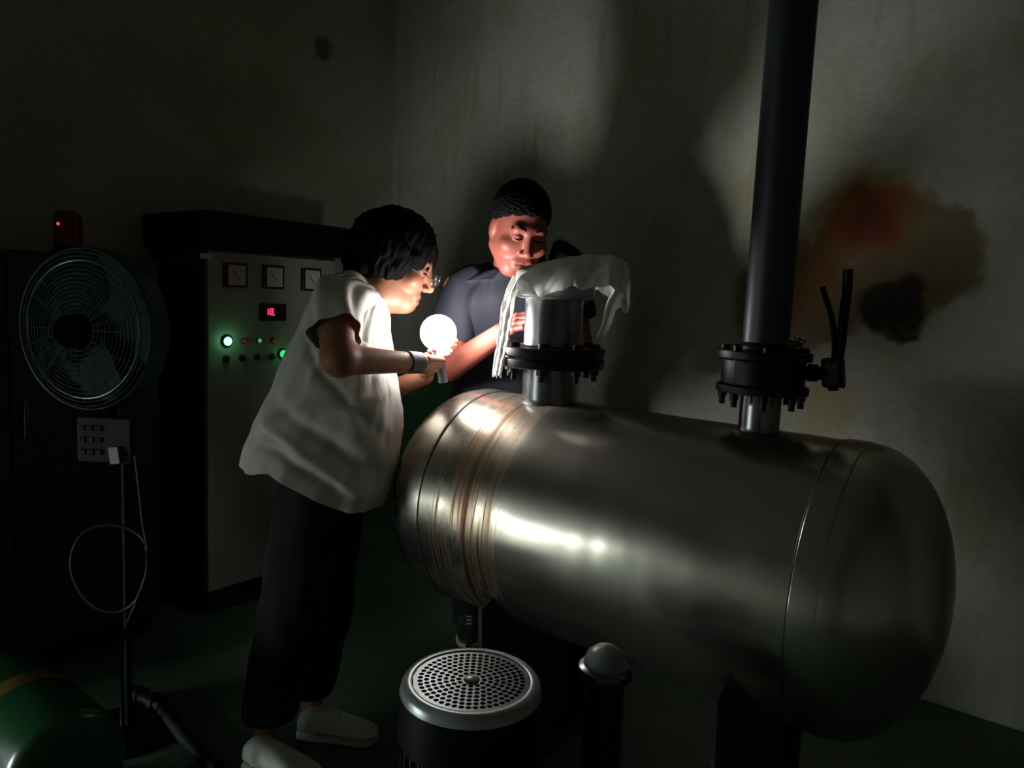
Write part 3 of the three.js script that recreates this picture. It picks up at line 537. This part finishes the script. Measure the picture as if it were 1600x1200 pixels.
// ---------------------------------------------------------------- man in the navy T-shirt
{
  const root = px(780, 900, 2.78).setY(0);
  const w = thing('person', 'person with short black hair in a dark navy T-shirt reaching towards the flanged valve', 'person', root);
  const toLocal = (g) => g.translate(-root.x, -root.y, -root.z);
  const pel = V(px(790, 700, 2.74).x, 0.93, -2.74);
  const J = {
    pelvis: pel, chest: px(797, 520, 2.62), neck: px(800, 432, 2.5),
    shR: px(722, 452, 2.55), elR: px(703, 575, 2.5), wrR: px(784, 520, 2.26),
    shL: px(886, 420, 2.55), elL: px(905, 540, 2.5), wrL: px(880, 455, 2.33),
    hipR: pel.clone().add(V(-0.09, -0.03, 0.02)), knR: V(pel.x - 0.11, 0.49, -2.75), anR: V(pel.x - 0.12, 0.08, -2.82),
    hipL: pel.clone().add(V(0.09, -0.03, -0.02)), knL: V(pel.x + 0.1, 0.49, -2.8), anL: V(pel.x + 0.11, 0.08, -2.87),
  };
  const yaw = 0.33, pit = 0.42, fwd = V(Math.sin(yaw) * Math.cos(pit), -Math.sin(pit), Math.cos(yaw) * Math.cos(pit)), up = V(0.06, 1, 0), hs = 1.1;
  const ho = px(826, 372, 2.33).addScaledVector(fwd, -0.086 * hs), HM = frame(ho, fwd, up, hs), HI = HM.clone().invert();
  const hsM = headShape(1.14, J.neck.clone().applyMatrix4(HI)), headG = isoMesh((p) => headField(p, hsM), V(-0.12, -0.22, -0.18), V(0.12, 0.15, 0.14), 0.0037).applyMatrix4(HM);
  const bodyF = (p) => {
    let d = seg(p, J.pelvis, J.chest, 0.13, 0.135);
    d = smin(d, seg(p, J.shR, J.shL, 0.06, 0.06), 0.07); d = smin(d, seg(p, J.chest, J.neck, 0.09, 0.06), 0.05);
    d = smin(d, seg(p, J.shR, J.elR, 0.054, 0.043), 0.04); d = smin(d, seg(p, J.elR, J.wrR, 0.044, 0.03), 0.015);
    d = smin(d, seg(p, J.shL, J.elL, 0.054, 0.043), 0.04); d = smin(d, seg(p, J.elL, J.wrL, 0.044, 0.03), 0.015);
    d = smin(d, seg(p, J.hipR, J.knR, 0.09, 0.06), 0.04); d = smin(d, seg(p, J.knR, J.anR, 0.058, 0.038), 0.02);
    d = smin(d, seg(p, J.hipL, J.knL, 0.09, 0.06), 0.04); d = smin(d, seg(p, J.knL, J.anL, 0.058, 0.038), 0.02);
    return d;
  };
  const bb = boxOf(Object.values(J), 0.14); bb.max.y = J.neck.y + 0.02;
  const bodyG = isoMesh(bodyF, bb.min, bb.max, 0.016);
  const ab = boxOf([J.elR, J.wrR], 0.07), armG = isoMesh((p) => seg(p, J.elR, J.wrR, 0.046, 0.0305), ab.min, ab.max, 0.006);
  const hR = makeHand(J.wrR, px(814, 497, 2.17).sub(J.wrR), V(0.9, -0.1, 0.25), { curl: [0.45, 0.5, 0.55, 0.6], thumbOut: 0.8, thumbCurl: 0.3, left: true });
  const hL = makeHand(J.wrL, V(-0.1, 0.6, 0.8), V(0, -0.6, 0.6), { curl: [0.5, 0.5, 0.5, 0.5] });
  mesh('body', toLocal(merge([headG, bodyG, armG, hR, hL])), M.skinMan, w);
  const hairF = (p) => {
    const d = ell(p, 0, 0.038, -0.02, 0.085, 0.097, 0.107) + 0.0022 * n3(p.x * 110, p.y * 110, p.z * 110);
    const line = p.y - (0.066 + (p.z - 0.085) * 0.62) + 0.004 * n3(p.x * 70, p.y * 70, 8); return Math.max(d, -line * 0.85);
  };
  mesh('hair', toLocal(isoMesh(hairF, V(-0.1, -0.09, -0.15), V(0.1, 0.15, 0.11), 0.0031).applyMatrix4(HM)), M.hair, w);
  mesh('lips', toLocal(merge([lipGeo(-0.0745, 0.0045, 0.024), lipGeo(-0.0865, 0.0052, 0.02)]).applyMatrix4(HM)), std(0x7d4038, 0.45), w);
  for (const s of [-1, 1]) {
    mesh('eyebrow', toLocal(tube([V(s * 0.014, 0.021, 0.0915), V(s * 0.033, 0.026, 0.088), V(s * 0.052, 0.019, 0.073)], 0.0034, 16, 6).applyMatrix4(HM)), M.hair, w);
    mesh('eye', toLocal(tube([V(s * 0.018, -0.006, 0.088), V(s * 0.03, -0.008, 0.0925), V(s * 0.043, -0.006, 0.086)], 0.002, 16, 6).applyMatrix4(HM)), M.hair, w);
  }
  const folds = (t, th, co, si) => 0.01 * n3(co * 1.6, si * 1.6, t * 2) + 0.006 * n3(co * 4, si * 4, t * 4) * sstep(t, 0.1, 0.4);
  const rings = [ringPx(772, 428, 830, 428, 2.49, 0.07), ringPx(756, 424, 846, 418, 2.52, 0.1), ringPx(714, 436, 898, 410, 2.54, 0.115, -0.02), ringPx(703, 475, 895, 465, 2.57, 0.14), ringPx(706, 530, 888, 525, 2.62, 0.145), ringPx(708, 600, 880, 600, 2.68, 0.145), ringPx(706, 690, 876, 690, 2.74, 0.15)];
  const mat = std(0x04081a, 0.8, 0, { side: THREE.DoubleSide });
  const sf = (t, th) => 0.006 * Math.sin(th * 3 + t * 6);
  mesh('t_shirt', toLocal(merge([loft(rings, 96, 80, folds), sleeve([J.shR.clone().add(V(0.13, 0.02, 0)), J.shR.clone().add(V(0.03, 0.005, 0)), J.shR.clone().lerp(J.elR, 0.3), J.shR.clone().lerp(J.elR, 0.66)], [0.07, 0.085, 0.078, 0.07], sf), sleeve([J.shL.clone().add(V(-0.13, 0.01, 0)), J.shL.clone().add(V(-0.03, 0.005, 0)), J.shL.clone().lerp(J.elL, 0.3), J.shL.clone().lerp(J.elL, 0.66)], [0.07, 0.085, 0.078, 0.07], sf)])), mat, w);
  const pf = (p) => {
    let d = seg(p, J.hipR, J.hipL, 0.13, 0.13);
    d = smin(d, seg(p, J.hipR, J.knR, 0.105, 0.085), 0.05); d = smin(d, seg(p, J.knR, J.anR, 0.083, 0.07), 0.03);
    d = smin(d, seg(p, J.hipL, J.knL, 0.105, 0.085), 0.05); d = smin(d, seg(p, J.knL, J.anL, 0.083, 0.07), 0.03);
    return Math.max(d + 0.005 * n3(p.x * 9, p.y * 5, p.z * 9), 0.07 - p.y);
  };
  const pb = boxOf([J.hipR, J.hipL, J.anR, J.anL], 0.16);
  mesh('trousers', toLocal(isoMesh(pf, pb.min, pb.max, 0.013)), M.navyPants, w);
  for (const a of [J.anR, J.anL]) shoe(w, V(a.x, 0, a.z - 0.05), V(0.05, 0, 1), 0.26, M.darkGrey);
}

// ---------------------------------------------------------------- control cabinets along the left wall
const LF = 0.42;                                              // face of the main cabinet, distance from the left wall
const onFace = (u, v, off) => { const p = pxW(u, v, room(off, 0, 0), AX); return [p.clone().sub(CORNER).dot(NN), p.y]; };
{
  // local frame: x = along the wall (-NN, towards picture right), y up, z = AX out of the wall
  const place = (g, b) => { g.position.copy(room(0, 0, b)); g.rotation.y = Math.atan2(AX.x, AX.z); g.updateMatrixWorld(true); return g; };
  const b0 = onFace(322, 400, LF)[0], b1 = onFace(527, 400, LF)[0], wd = b0 - b1, mid = (b0 + b1) / 2, yTop = onFace(400, 392, LF)[1];
  const cab = place(thing('control_cabinet', 'grey control cabinet with three meters, red digits and green lamps behind the white T-shirt', 'cabinet'), mid);
  const X = (b) => mid - b;                                   // local x of a wall coordinate
  mesh('carcass', rbox(wd, yTop - 0.1, LF - 0.02, 0.006, 0, 0.1 + (yTop - 0.1) / 2, (LF - 0.02) / 2 + 0.01), M.cabinetDark, cab);
  mesh('plinth', box(wd - 0.04, 0.1, LF - 0.08, 0, 0.05, LF / 2 - 0.01), M.blackPlastic, cab);
  const door = mesh('door', rbox(wd - 0.012, yTop - 0.125, 0.018, 0.005, 0, 0.112 + (yTop - 0.125) / 2, LF - 0.009), M.cabinet, cab);
  mesh('hood', merge([rbox(wd + 0.06, 0.13, LF + 0.05, 0.008, 0, yTop + 0.066, LF / 2 + 0.01)]), M.blackIron, cab);
  const plate = onFace(310, 399, LF);
  mesh('maker_plate', rbox(0.05, 0.02, 0.004, 0.0015, X(plate[0]) + 0.03, plate[1], LF + 0.002), M.dial, door);
  for (const [u, v] of [[366, 430], [425, 433], [484, 437]]) {
    const [b, y] = onFace(u, v, LF);
    const m = mesh('panel_meter', rbox(0.094, 0.094, 0.02, 0.004, X(b), y, LF + 0.009), M.blackPlastic, cab);
    mesh('dial', box(0.072, 0.076, 0.002, X(b), y, LF + 0.0195), M.dial, m);
    mesh('needle', box(0.002, 0.045, 0.002, 0, 0, 0).rotateZ(0.7).translate(X(b) - 0.006, y + 0.002, LF + 0.0215), M.blackPlastic, m);
  }
  const [db, dy] = onFace(421, 487, LF);
  const disp = mesh('digital_display', rbox(0.118, 0.07, 0.016, 0.004, X(db) + 0.012, dy - 0.002, LF + 0.007), M.blackPlastic, cab);
  const red = new THREE.MeshPhysicalMaterial({ color: 0x220006, emissive: new THREE.Color(1, 0.03, 0.11), emissiveIntensity: 2.6, roughness: 0.5 });
  const segs = (x0, on, s = 1) => { const o = [], h = 0.012 * s, t = 0.0034 * s, W = 0.012 * s; const L = { a: [0, h * 2, W, t], g: [0, h, W, t], d: [0, 0, W, t], b: [W / 2, h * 1.5, t, h], c: [W / 2, h / 2, t, h], f: [-W / 2, h * 1.5, t, h], e: [-W / 2, h / 2, t, h] }; for (const k of on) { const [x, y, a, b] = L[k]; o.push(box(a, b, 0.002, x + x0, y - h, 0)); } return o; };
  mesh('lit_digits', merge([...segs(-0.022, 'bc'), ...segs(0.0, 'abcdefg'), box(0.004, 0.004, 0.002, 0.011, -0.013, 0)]).translate(X(db), dy, LF + 0.0165), red, disp);
  const ind = (u, v, r, col, k, light) => {
    const [b, y] = onFace(u, v, LF);
    const bez = mesh('indicator_lamp', lathe([[r * 0.95, 0], [r * 1.35, 0], [r * 1.35, 0.006], [r, 0.009], [r * 0.9, 0.009]], 28).rotateX(Math.PI / 2).translate(X(b), y, LF), M.darkGrey, cab);
    const c = new THREE.Color(...col);
    const mt = k ? new THREE.MeshPhysicalMaterial({ color: c.clone().multiplyScalar(0.4), emissive: c, emissiveIntensity: k, roughness: 0.3 }) : std(c, 0.3);
    mesh('lamp_lens', new THREE.SphereGeometry(r, 20, 12).scale(1, 1, 0.7).translate(X(b), y, LF + 0.008), mt, bez);
    if (light) { const l = new THREE.PointLight(c, light, 0, 2); l.position.set(X(b), y, LF + 0.035); l.castShadow = true; l.shadow.radius = 0.5; l.name = 'indicator_light'; cab.add(l); }
  };
  ind(354, 533, 0.017, [0.25, 1, 0.42], 3.2, 0.004);
  ind(380, 533, 0.009, [0.5, 0.03, 0.04], 0.12, 0);
  ind(404, 532, 0.009, [0.1, 0.6, 0.2], 0.5, 0);
  ind(427, 533, 0.009, [0.5, 0.03, 0.04], 0.16, 0);
  ind(441, 553, 0.017, [0.05, 1, 0.25], 0.7, 0.0015);
  for (const [u, v] of [[353, 560], [378, 559], [401, 558], [425, 557]]) { const [b, y] = onFace(u, v, LF); mesh('push_button', lathe([[0.0001, 0.012], [0.01, 0.012], [0.0115, 0.01], [0.0115, 0.004], [0.014, 0.003], [0.014, 0]], 20).rotateX(Math.PI / 2).translate(X(b), y, LF), M.blackPlastic, cab); }

  // the lower dark cabinet at the left, with the red beacon
  const L2 = 0.40, c0 = onFace(262, 400, LF)[0] + 0.02, c1 = c0 + 0.95, y2 = onFace(60, 392, L2)[1], m2 = (c0 + c1) / 2;
  const cab2 = place(thing('switch_cabinet', 'dark steel switch cabinet behind the round fan, carrying the red beacon', 'cabinet'), m2);
  mesh('carcass', rbox(c1 - c0, y2 - 0.08, L2 - 0.02, 0.006, 0, 0.08 + (y2 - 0.08) / 2, (L2 - 0.02) / 2 + 0.01), M.cabinetDark, cab2);
  mesh('plinth', box(c1 - c0 - 0.04, 0.08, L2 - 0.08, 0, 0.04, L2 / 2 - 0.01), M.blackPlastic, cab2);
  for (const s of [-1, 1]) {
    const d = mesh('door', rbox((c1 - c0) / 2 - 0.012, y2 - 0.11, 0.016, 0.004, s * (c1 - c0) / 4, 0.095 + (y2 - 0.11) / 2, L2 - 0.008), std(0x2f322c, 0.5), cab2);
    mesh('handle', rbox(0.018, 0.12, 0.016, 0.004, s * 0.04, 0.86, L2 + 0.008), M.steel, d);
  }
  const bp = pxW(107, 378, room(L2 - 0.12, 0, 0), AX);
  const beacon = thing('warning_beacon', 'small red warning beacon on top of the dark cabinet', 'beacon', bp.clone().setY(y2));
  const rad = 0.042, bh = px(107, 330, -bp.z).y - y2;
  mesh('base', lathe([[0.001, 0.0003], [rad * 1.1, 0.0003], [rad * 1.1, 0.026], [rad * 0.9, 0.03], [0.001, 0.03]], 32), M.darkGrey, beacon);
  const domeM = std(0x8a0d10, 0.15, 0, { transmission: 0.5, thickness: 0.02 });
  mesh('dome', lathe([[rad, 0.03], [rad, bh - 0.02], [rad * 0.85, bh - 0.006], [rad * 0.4, bh], [0.001, bh + 0.001]], 40), domeM, beacon);
  mesh('bulb', new THREE.SphereGeometry(0.006, 12, 8).translate(-0.008, bh * 0.68, rad * 0.95), new THREE.MeshPhysicalMaterial({ color: 0x300002, emissive: new THREE.Color(1, 0.12, 0.14), emissiveIntensity: 0.8 }), beacon);
}

// ---------------------------------------------------------------- round fan, its cable, and the left foreground
{
  const D = 2.0, c = px(130, 515, D), r = px(130, 385, D).y - c.y;
  const foot = V(px(180, 760, D).x, 0, -D + 0.0);
  const fan = thing('drum_fan', 'large round dark fan with a pale rim and black hub before the dark cabinet', 'fan', foot);
  const ph = 0.26, R = new THREE.Matrix4().makeRotationY(-ph).setPosition(c.clone().sub(foot));
  const shroud = std(0x2c4441, 0.45, 0.1), face = std(0x243d37, 0.6);
  mesh('shroud', lathe([[r * 0.985, -0.07], [r, -0.066], [r, -0.01], [r * 0.985, 0.0], [r * 0.965, -0.004], [r * 0.96, -0.066]], 96).rotateX(Math.PI / 2).applyMatrix4(R), shroud, fan);
  mesh('back_plate', new THREE.CylinderGeometry(r * 0.96, r * 0.96, 0.006, 72).rotateX(Math.PI / 2).translate(0, 0, -0.062).applyMatrix4(R), face, fan);
  mesh('front_rim', new THREE.TorusGeometry(r * 0.835, 0.0055, 10, 128).translate(0, 0, 0.004).applyMatrix4(R), M.chrome, fan);
  const gr = []; for (let k = 0; k < 14; k++) gr.push(new THREE.TorusGeometry(r * (0.26 + k * 0.052), 0.0016, 5, 72).translate(0, 0, 0.002 + 0.022 * (1 - Math.pow((0.26 + k * 0.052), 2))));
  for (let k = 0; k < 24; k++) { const t = k / 24 * Math.PI * 2; gr.push(tube([V(r * 0.22 * Math.cos(t), r * 0.22 * Math.sin(t), 0.024), V(r * 0.6 * Math.cos(t), r * 0.6 * Math.sin(t), 0.016), V(r * 0.965 * Math.cos(t), r * 0.965 * Math.sin(t), -0.002)], 0.0015, 8, 5)); }
  mesh('wire_guard', merge(gr).applyMatrix4(R), std(0x2c4340, 0.55), fan);
  for (let k = 0; k < 4; k++) {
    const s = new THREE.Shape(); s.moveTo(0.02, -0.02); s.quadraticCurveTo(r * 0.5, -0.09, r * 0.88, -0.05); s.quadraticCurveTo(r * 0.94, 0.03, r * 0.82, 0.08); s.quadraticCurveTo(r * 0.4, 0.07, 0.02, 0.03);
    mesh('blade', new THREE.ExtrudeGeometry(s, { depth: 0.003, bevelEnabled: false }).rotateX(0.35).rotateZ(k * Math.PI / 2 + 0.3).translate(0, 0, -0.035).applyMatrix4(R), face, fan);
  }
  mesh('hub', lathe([[0.001, 0.03], [0.05, 0.0295], [0.056, 0.024], [0.058, -0.03], [0.001, -0.03]], 40).rotateX(Math.PI / 2).scale(1, 0.8, 1).translate(-0.02, -0.006, 0).applyMatrix4(R), M.matt, fan);
  const loc = (u, v, d = D) => px(u, v, d).sub(foot);
  const cb = loc(172, 685), cbh = loc(172, 650).y - loc(172, 720).y;
  const ctrl = mesh('control_box', rbox(0.15, cbh, 0.06, 0.006, cb.x, cb.y, cb.z), std(0x20211c, 0.6), fan);
  for (let i = 0; i < 3; i++) for (let j = 0; j < 3; j++) mesh('button', rbox(0.017, 0.015, 0.006, 0.002, cb.x - 0.058 + i * 0.022, cb.y + 0.033 - j * 0.033, cb.z + 0.032), M.blackPlastic, ctrl);
  const pb = loc(189, 720);
  mesh('pole', merge([bar(V(pb.x, pb.y + 0.05, pb.z - 0.02), V(pb.x, 0.02, pb.z - 0.02), 0.0095), bar(V(cb.x, cb.y + cbh / 2 - 0.01, cb.z - 0.02), V(c.x - foot.x + 0.02, c.y - foot.y - r + 0.03, c.z - foot.z - 0.07), 0.02)]), M.darkIron, fan);
  mesh('base', lathe([[0.001, 0.0003], [0.14, 0.0003], [0.14, 0.01], [0.12, 0.018], [0.02, 0.026], [0.001, 0.026]], 56).translate(pb.x, 0, pb.z - 0.02), M.blackIron, fan);
  mesh('price_tag', rbox(0.026, 0.046, 0.003, 0.001).rotateZ(0.12).translate(loc(178, 712, D - 0.04).x, loc(178, 712, D - 0.04).y, loc(178, 712, D - 0.04).z), M.tag, fan);

  const q = (u, v, d) => px(u, v, d);
  const st = q(222, 700, 1.93);
  const cable = thing('cable_loop', 'thin dark cable hanging in a round loop below the fan', 'cable', V(q(195, 1000, 1.9).x, 0, -1.9));
  const cl = (u, v, d) => q(u, v, d).sub(cable.position);
  const end = cable.position.clone();
  mesh('cable', tube([cl(212, 712, 1.93), cl(218, 760, 1.92), cl(224, 815, 1.92), cl(232, 870, 1.91), cl(222, 925, 1.9), cl(190, 955, 1.9), cl(148, 948, 1.9), cl(118, 910, 1.91), cl(112, 870, 1.92), cl(132, 832, 1.94), cl(175, 820, 1.95), cl(222, 840, 1.94), cl(230, 890, 1.88), cl(212, 945, 1.87), cl(192, 1000, 1.88), V(0, 0.12, 0.02), V(0.01, 0.008, 0.05), V(0.12, 0.007, 0.1)], 0.0055, 260, 8), std(0x151817, 0.45), cable);

  // green cylinder parallel to the tank
  const e = q(112, 1205, 1.42), gr0 = 0.118, Lg = 0.52;
  const gc = thing('green_pipe', 'thick glossy green painted pipe with a yellow band near the floor', 'pipe', V(e.x, 0, e.z)); gc.rotation.y = -ANG;
  mesh('pipe', lathe([[0.001, Lg], [gr0, Lg], [gr0, 0.03], [gr0 * 0.94, 0.006], [gr0 * 0.8, 0], [0.001, 0]], 72).rotateZ(Math.PI / 2).translate(0, e.y, 0), M.greenPaint, gc);
  mesh('band', new THREE.CylinderGeometry(gr0 + 0.0015, gr0 + 0.0015, 0.05, 64, 1, true).rotateZ(Math.PI / 2).translate(-0.235, e.y, 0), M.yellow, gc);
  for (const x of [-0.12, -0.42]) mesh('support', merge([box(0.05, e.y - gr0 * 0.6, 0.16, x, (e.y - gr0 * 0.6) / 2, 0), box(0.1, 0.012, 0.22, x, 0.006, 0)]), M.darkGrey, gc);

  // hose end with a coupling lying on the floor
  const h0 = pxY(205, 1082, 0.03), hh = thing('drain_hose', 'short dark drain hose with a metal coupling on the floor', 'hose', V(h0.x, 0, h0.z));
  const hl = (u, v) => pxY(u, v, 0.022).sub(hh.position);
  mesh('hose', tube([hl(255, 1108), hl(275, 1135), hl(300, 1165), hl(340, 1200)], 0.019, 40, 12), M.rubber, hh);
  mesh('coupling', merge([bar(hl(208, 1086), hl(255, 1108), 0.022, 0.022, 20), bar(hl(214, 1089), hl(222, 1093), 0.029, 0.029, 6), bar(hl(238, 1100), hl(246, 1104), 0.028, 0.028, 20)]).translate(0, 0.009, 0), M.darkIron, hh);
}

// ---------------------------------------------------------------- vertical pump with perforated cowl, capped pipe
{
  const D = 1.22, c = px(737, 1060, D), R = 0.122;
  const pump = thing('vertical_pump', 'upright motor with a round perforated grey fan cowl before the tank', 'pump', V(c.x, 0, c.z));
  const y = c.y, sh = new THREE.Shape(); sh.absarc(0, 0, R * 0.845, 0, Math.PI * 2);
  for (let k = 2; k <= 8; k++) { const rr = k * 0.0112, n = Math.floor(2 * Math.PI * rr / 0.0116); for (let i = 0; i < n; i++) { const t = (i + (k % 2) * 0.5) / n * Math.PI * 2, h = new THREE.Path(); h.absarc(rr * Math.cos(t), rr * Math.sin(t), 0.0048, 0, Math.PI * 2, true); sh.holes.push(h); } }
  const pl = new THREE.ExtrudeGeometry(sh, { depth: 0.002, bevelEnabled: false, curveSegments: 9 }).rotateX(-Math.PI / 2).translate(0, y - 0.004, 0);
  const cowl = std(0x9aa3a2, 0.3, 0.35);
  const cw = mesh('fan_cowl', lathe([[R * 0.84, y - 0.005], [R * 0.85, y], [R * 0.95, y - 0.001], [R * 1.0, y - 0.008], [R * 1.02, y - 0.02]], 96), cowl, pump);
  mesh('cowl_skirt', lathe([[R * 1.018, y - 0.02], [R * 1.03, y - 0.1], [R * 1.0, y - 0.1], [R * 0.99, y - 0.02]], 96), M.blackIron, pump);  // black colour paints in the shade on the cowl's unlit side
  mesh('perforated_plate', pl, std(0x6e7676, 0.32, 0.5), cw);
  mesh('centre_cap', lathe([[0.001, y + 0.003], [0.012, y + 0.002], [0.0145, y - 0.002]], 24).translate(0, 0, 0), cowl, cw);
  mesh('fan_rotor', merge([0, 1, 2, 3, 4, 5].map((k) => box(0.085, 0.03, 0.003, 0.05, 0, 0).rotateX(0.3).rotateY(k * Math.PI / 3))).translate(0, y - 0.05, 0), M.blackPlastic, pump);
  const fins = []; for (let k = 0; k < 36; k++) fins.push(box(0.018, 0.24, 0.003, R * 0.93, y - 0.22, 0).rotateY(k / 36 * Math.PI * 2));
  mesh('motor_housing', merge([cyl(R * 0.9, R * 0.9, y - 0.35, y - 0.095, 64), ...fins]), M.darkGrey, pump);
  mesh('terminal_box', rbox(0.1, 0.09, 0.06, 0.008, 0, y - 0.22, 0.14), M.darkGrey, pump);
  mesh('pump_stages', lathe([[R * 0.98, y - 0.35], [R * 0.98, y - 0.372], [0.07, y - 0.385], [0.07, 0.12], [0.1, 0.11], [0.11, 0.03], [0.001, 0.03]], 56), M.steel, pump);
  mesh('base', rbox(0.28, 0.03, 0.28, 0.006, 0, 0.0155, 0), M.blackIron, pump);

  const d2 = 1.32, k = px(948, 1008, d2), r = 0.041;
  const cap = thing('capped_standpipe', 'short grey standpipe with a rounded cap beside the perforated cowl', 'pipe', V(k.x, 0, k.z));
  mesh('cap', lathe([[0.001, k.y], [r * 0.5, k.y - 0.005], [r * 0.85, k.y - 0.016], [r, k.y - 0.032], [r, k.y - 0.04]], 48), std(0x7f8785, 0.35, 0.2), cap);
  mesh('collar', lathe([[r * 0.9, k.y - 0.037], [r * 1.22, k.y - 0.041], [r * 1.25, k.y - 0.045], [r * 1.25, k.y - 0.06], [r * 0.9, k.y - 0.062]], 48), M.steel, cap);
  mesh('pipe', cyl(r * 0.92, r * 0.92, 0.012, k.y - 0.04), M.darkIron, cap);
  mesh('base', cyl(0.08, 0.08, 0.0003, 0.014), M.blackIron, cap);

  const [wa, wy] = onWall(930, 602);
  const nail = thing('wall_screw', 'single pale screw head on the wall behind the valve flange', 'screw', room(wa, wy, 0)); nail.rotation.y = -ANG;
  mesh('screw_head', lathe([[0.001, 0.012], [0.007, 0.01], [0.011, 0.004], [0.011, 0.0003]], 20).rotateX(Math.PI / 2), std(0xe8e6e0, 0.3), nail);
}

scene.traverse((o) => { if (o.isMesh) { o.castShadow = true; o.receiveShadow = true; } });
renderer.render(scene, camera);
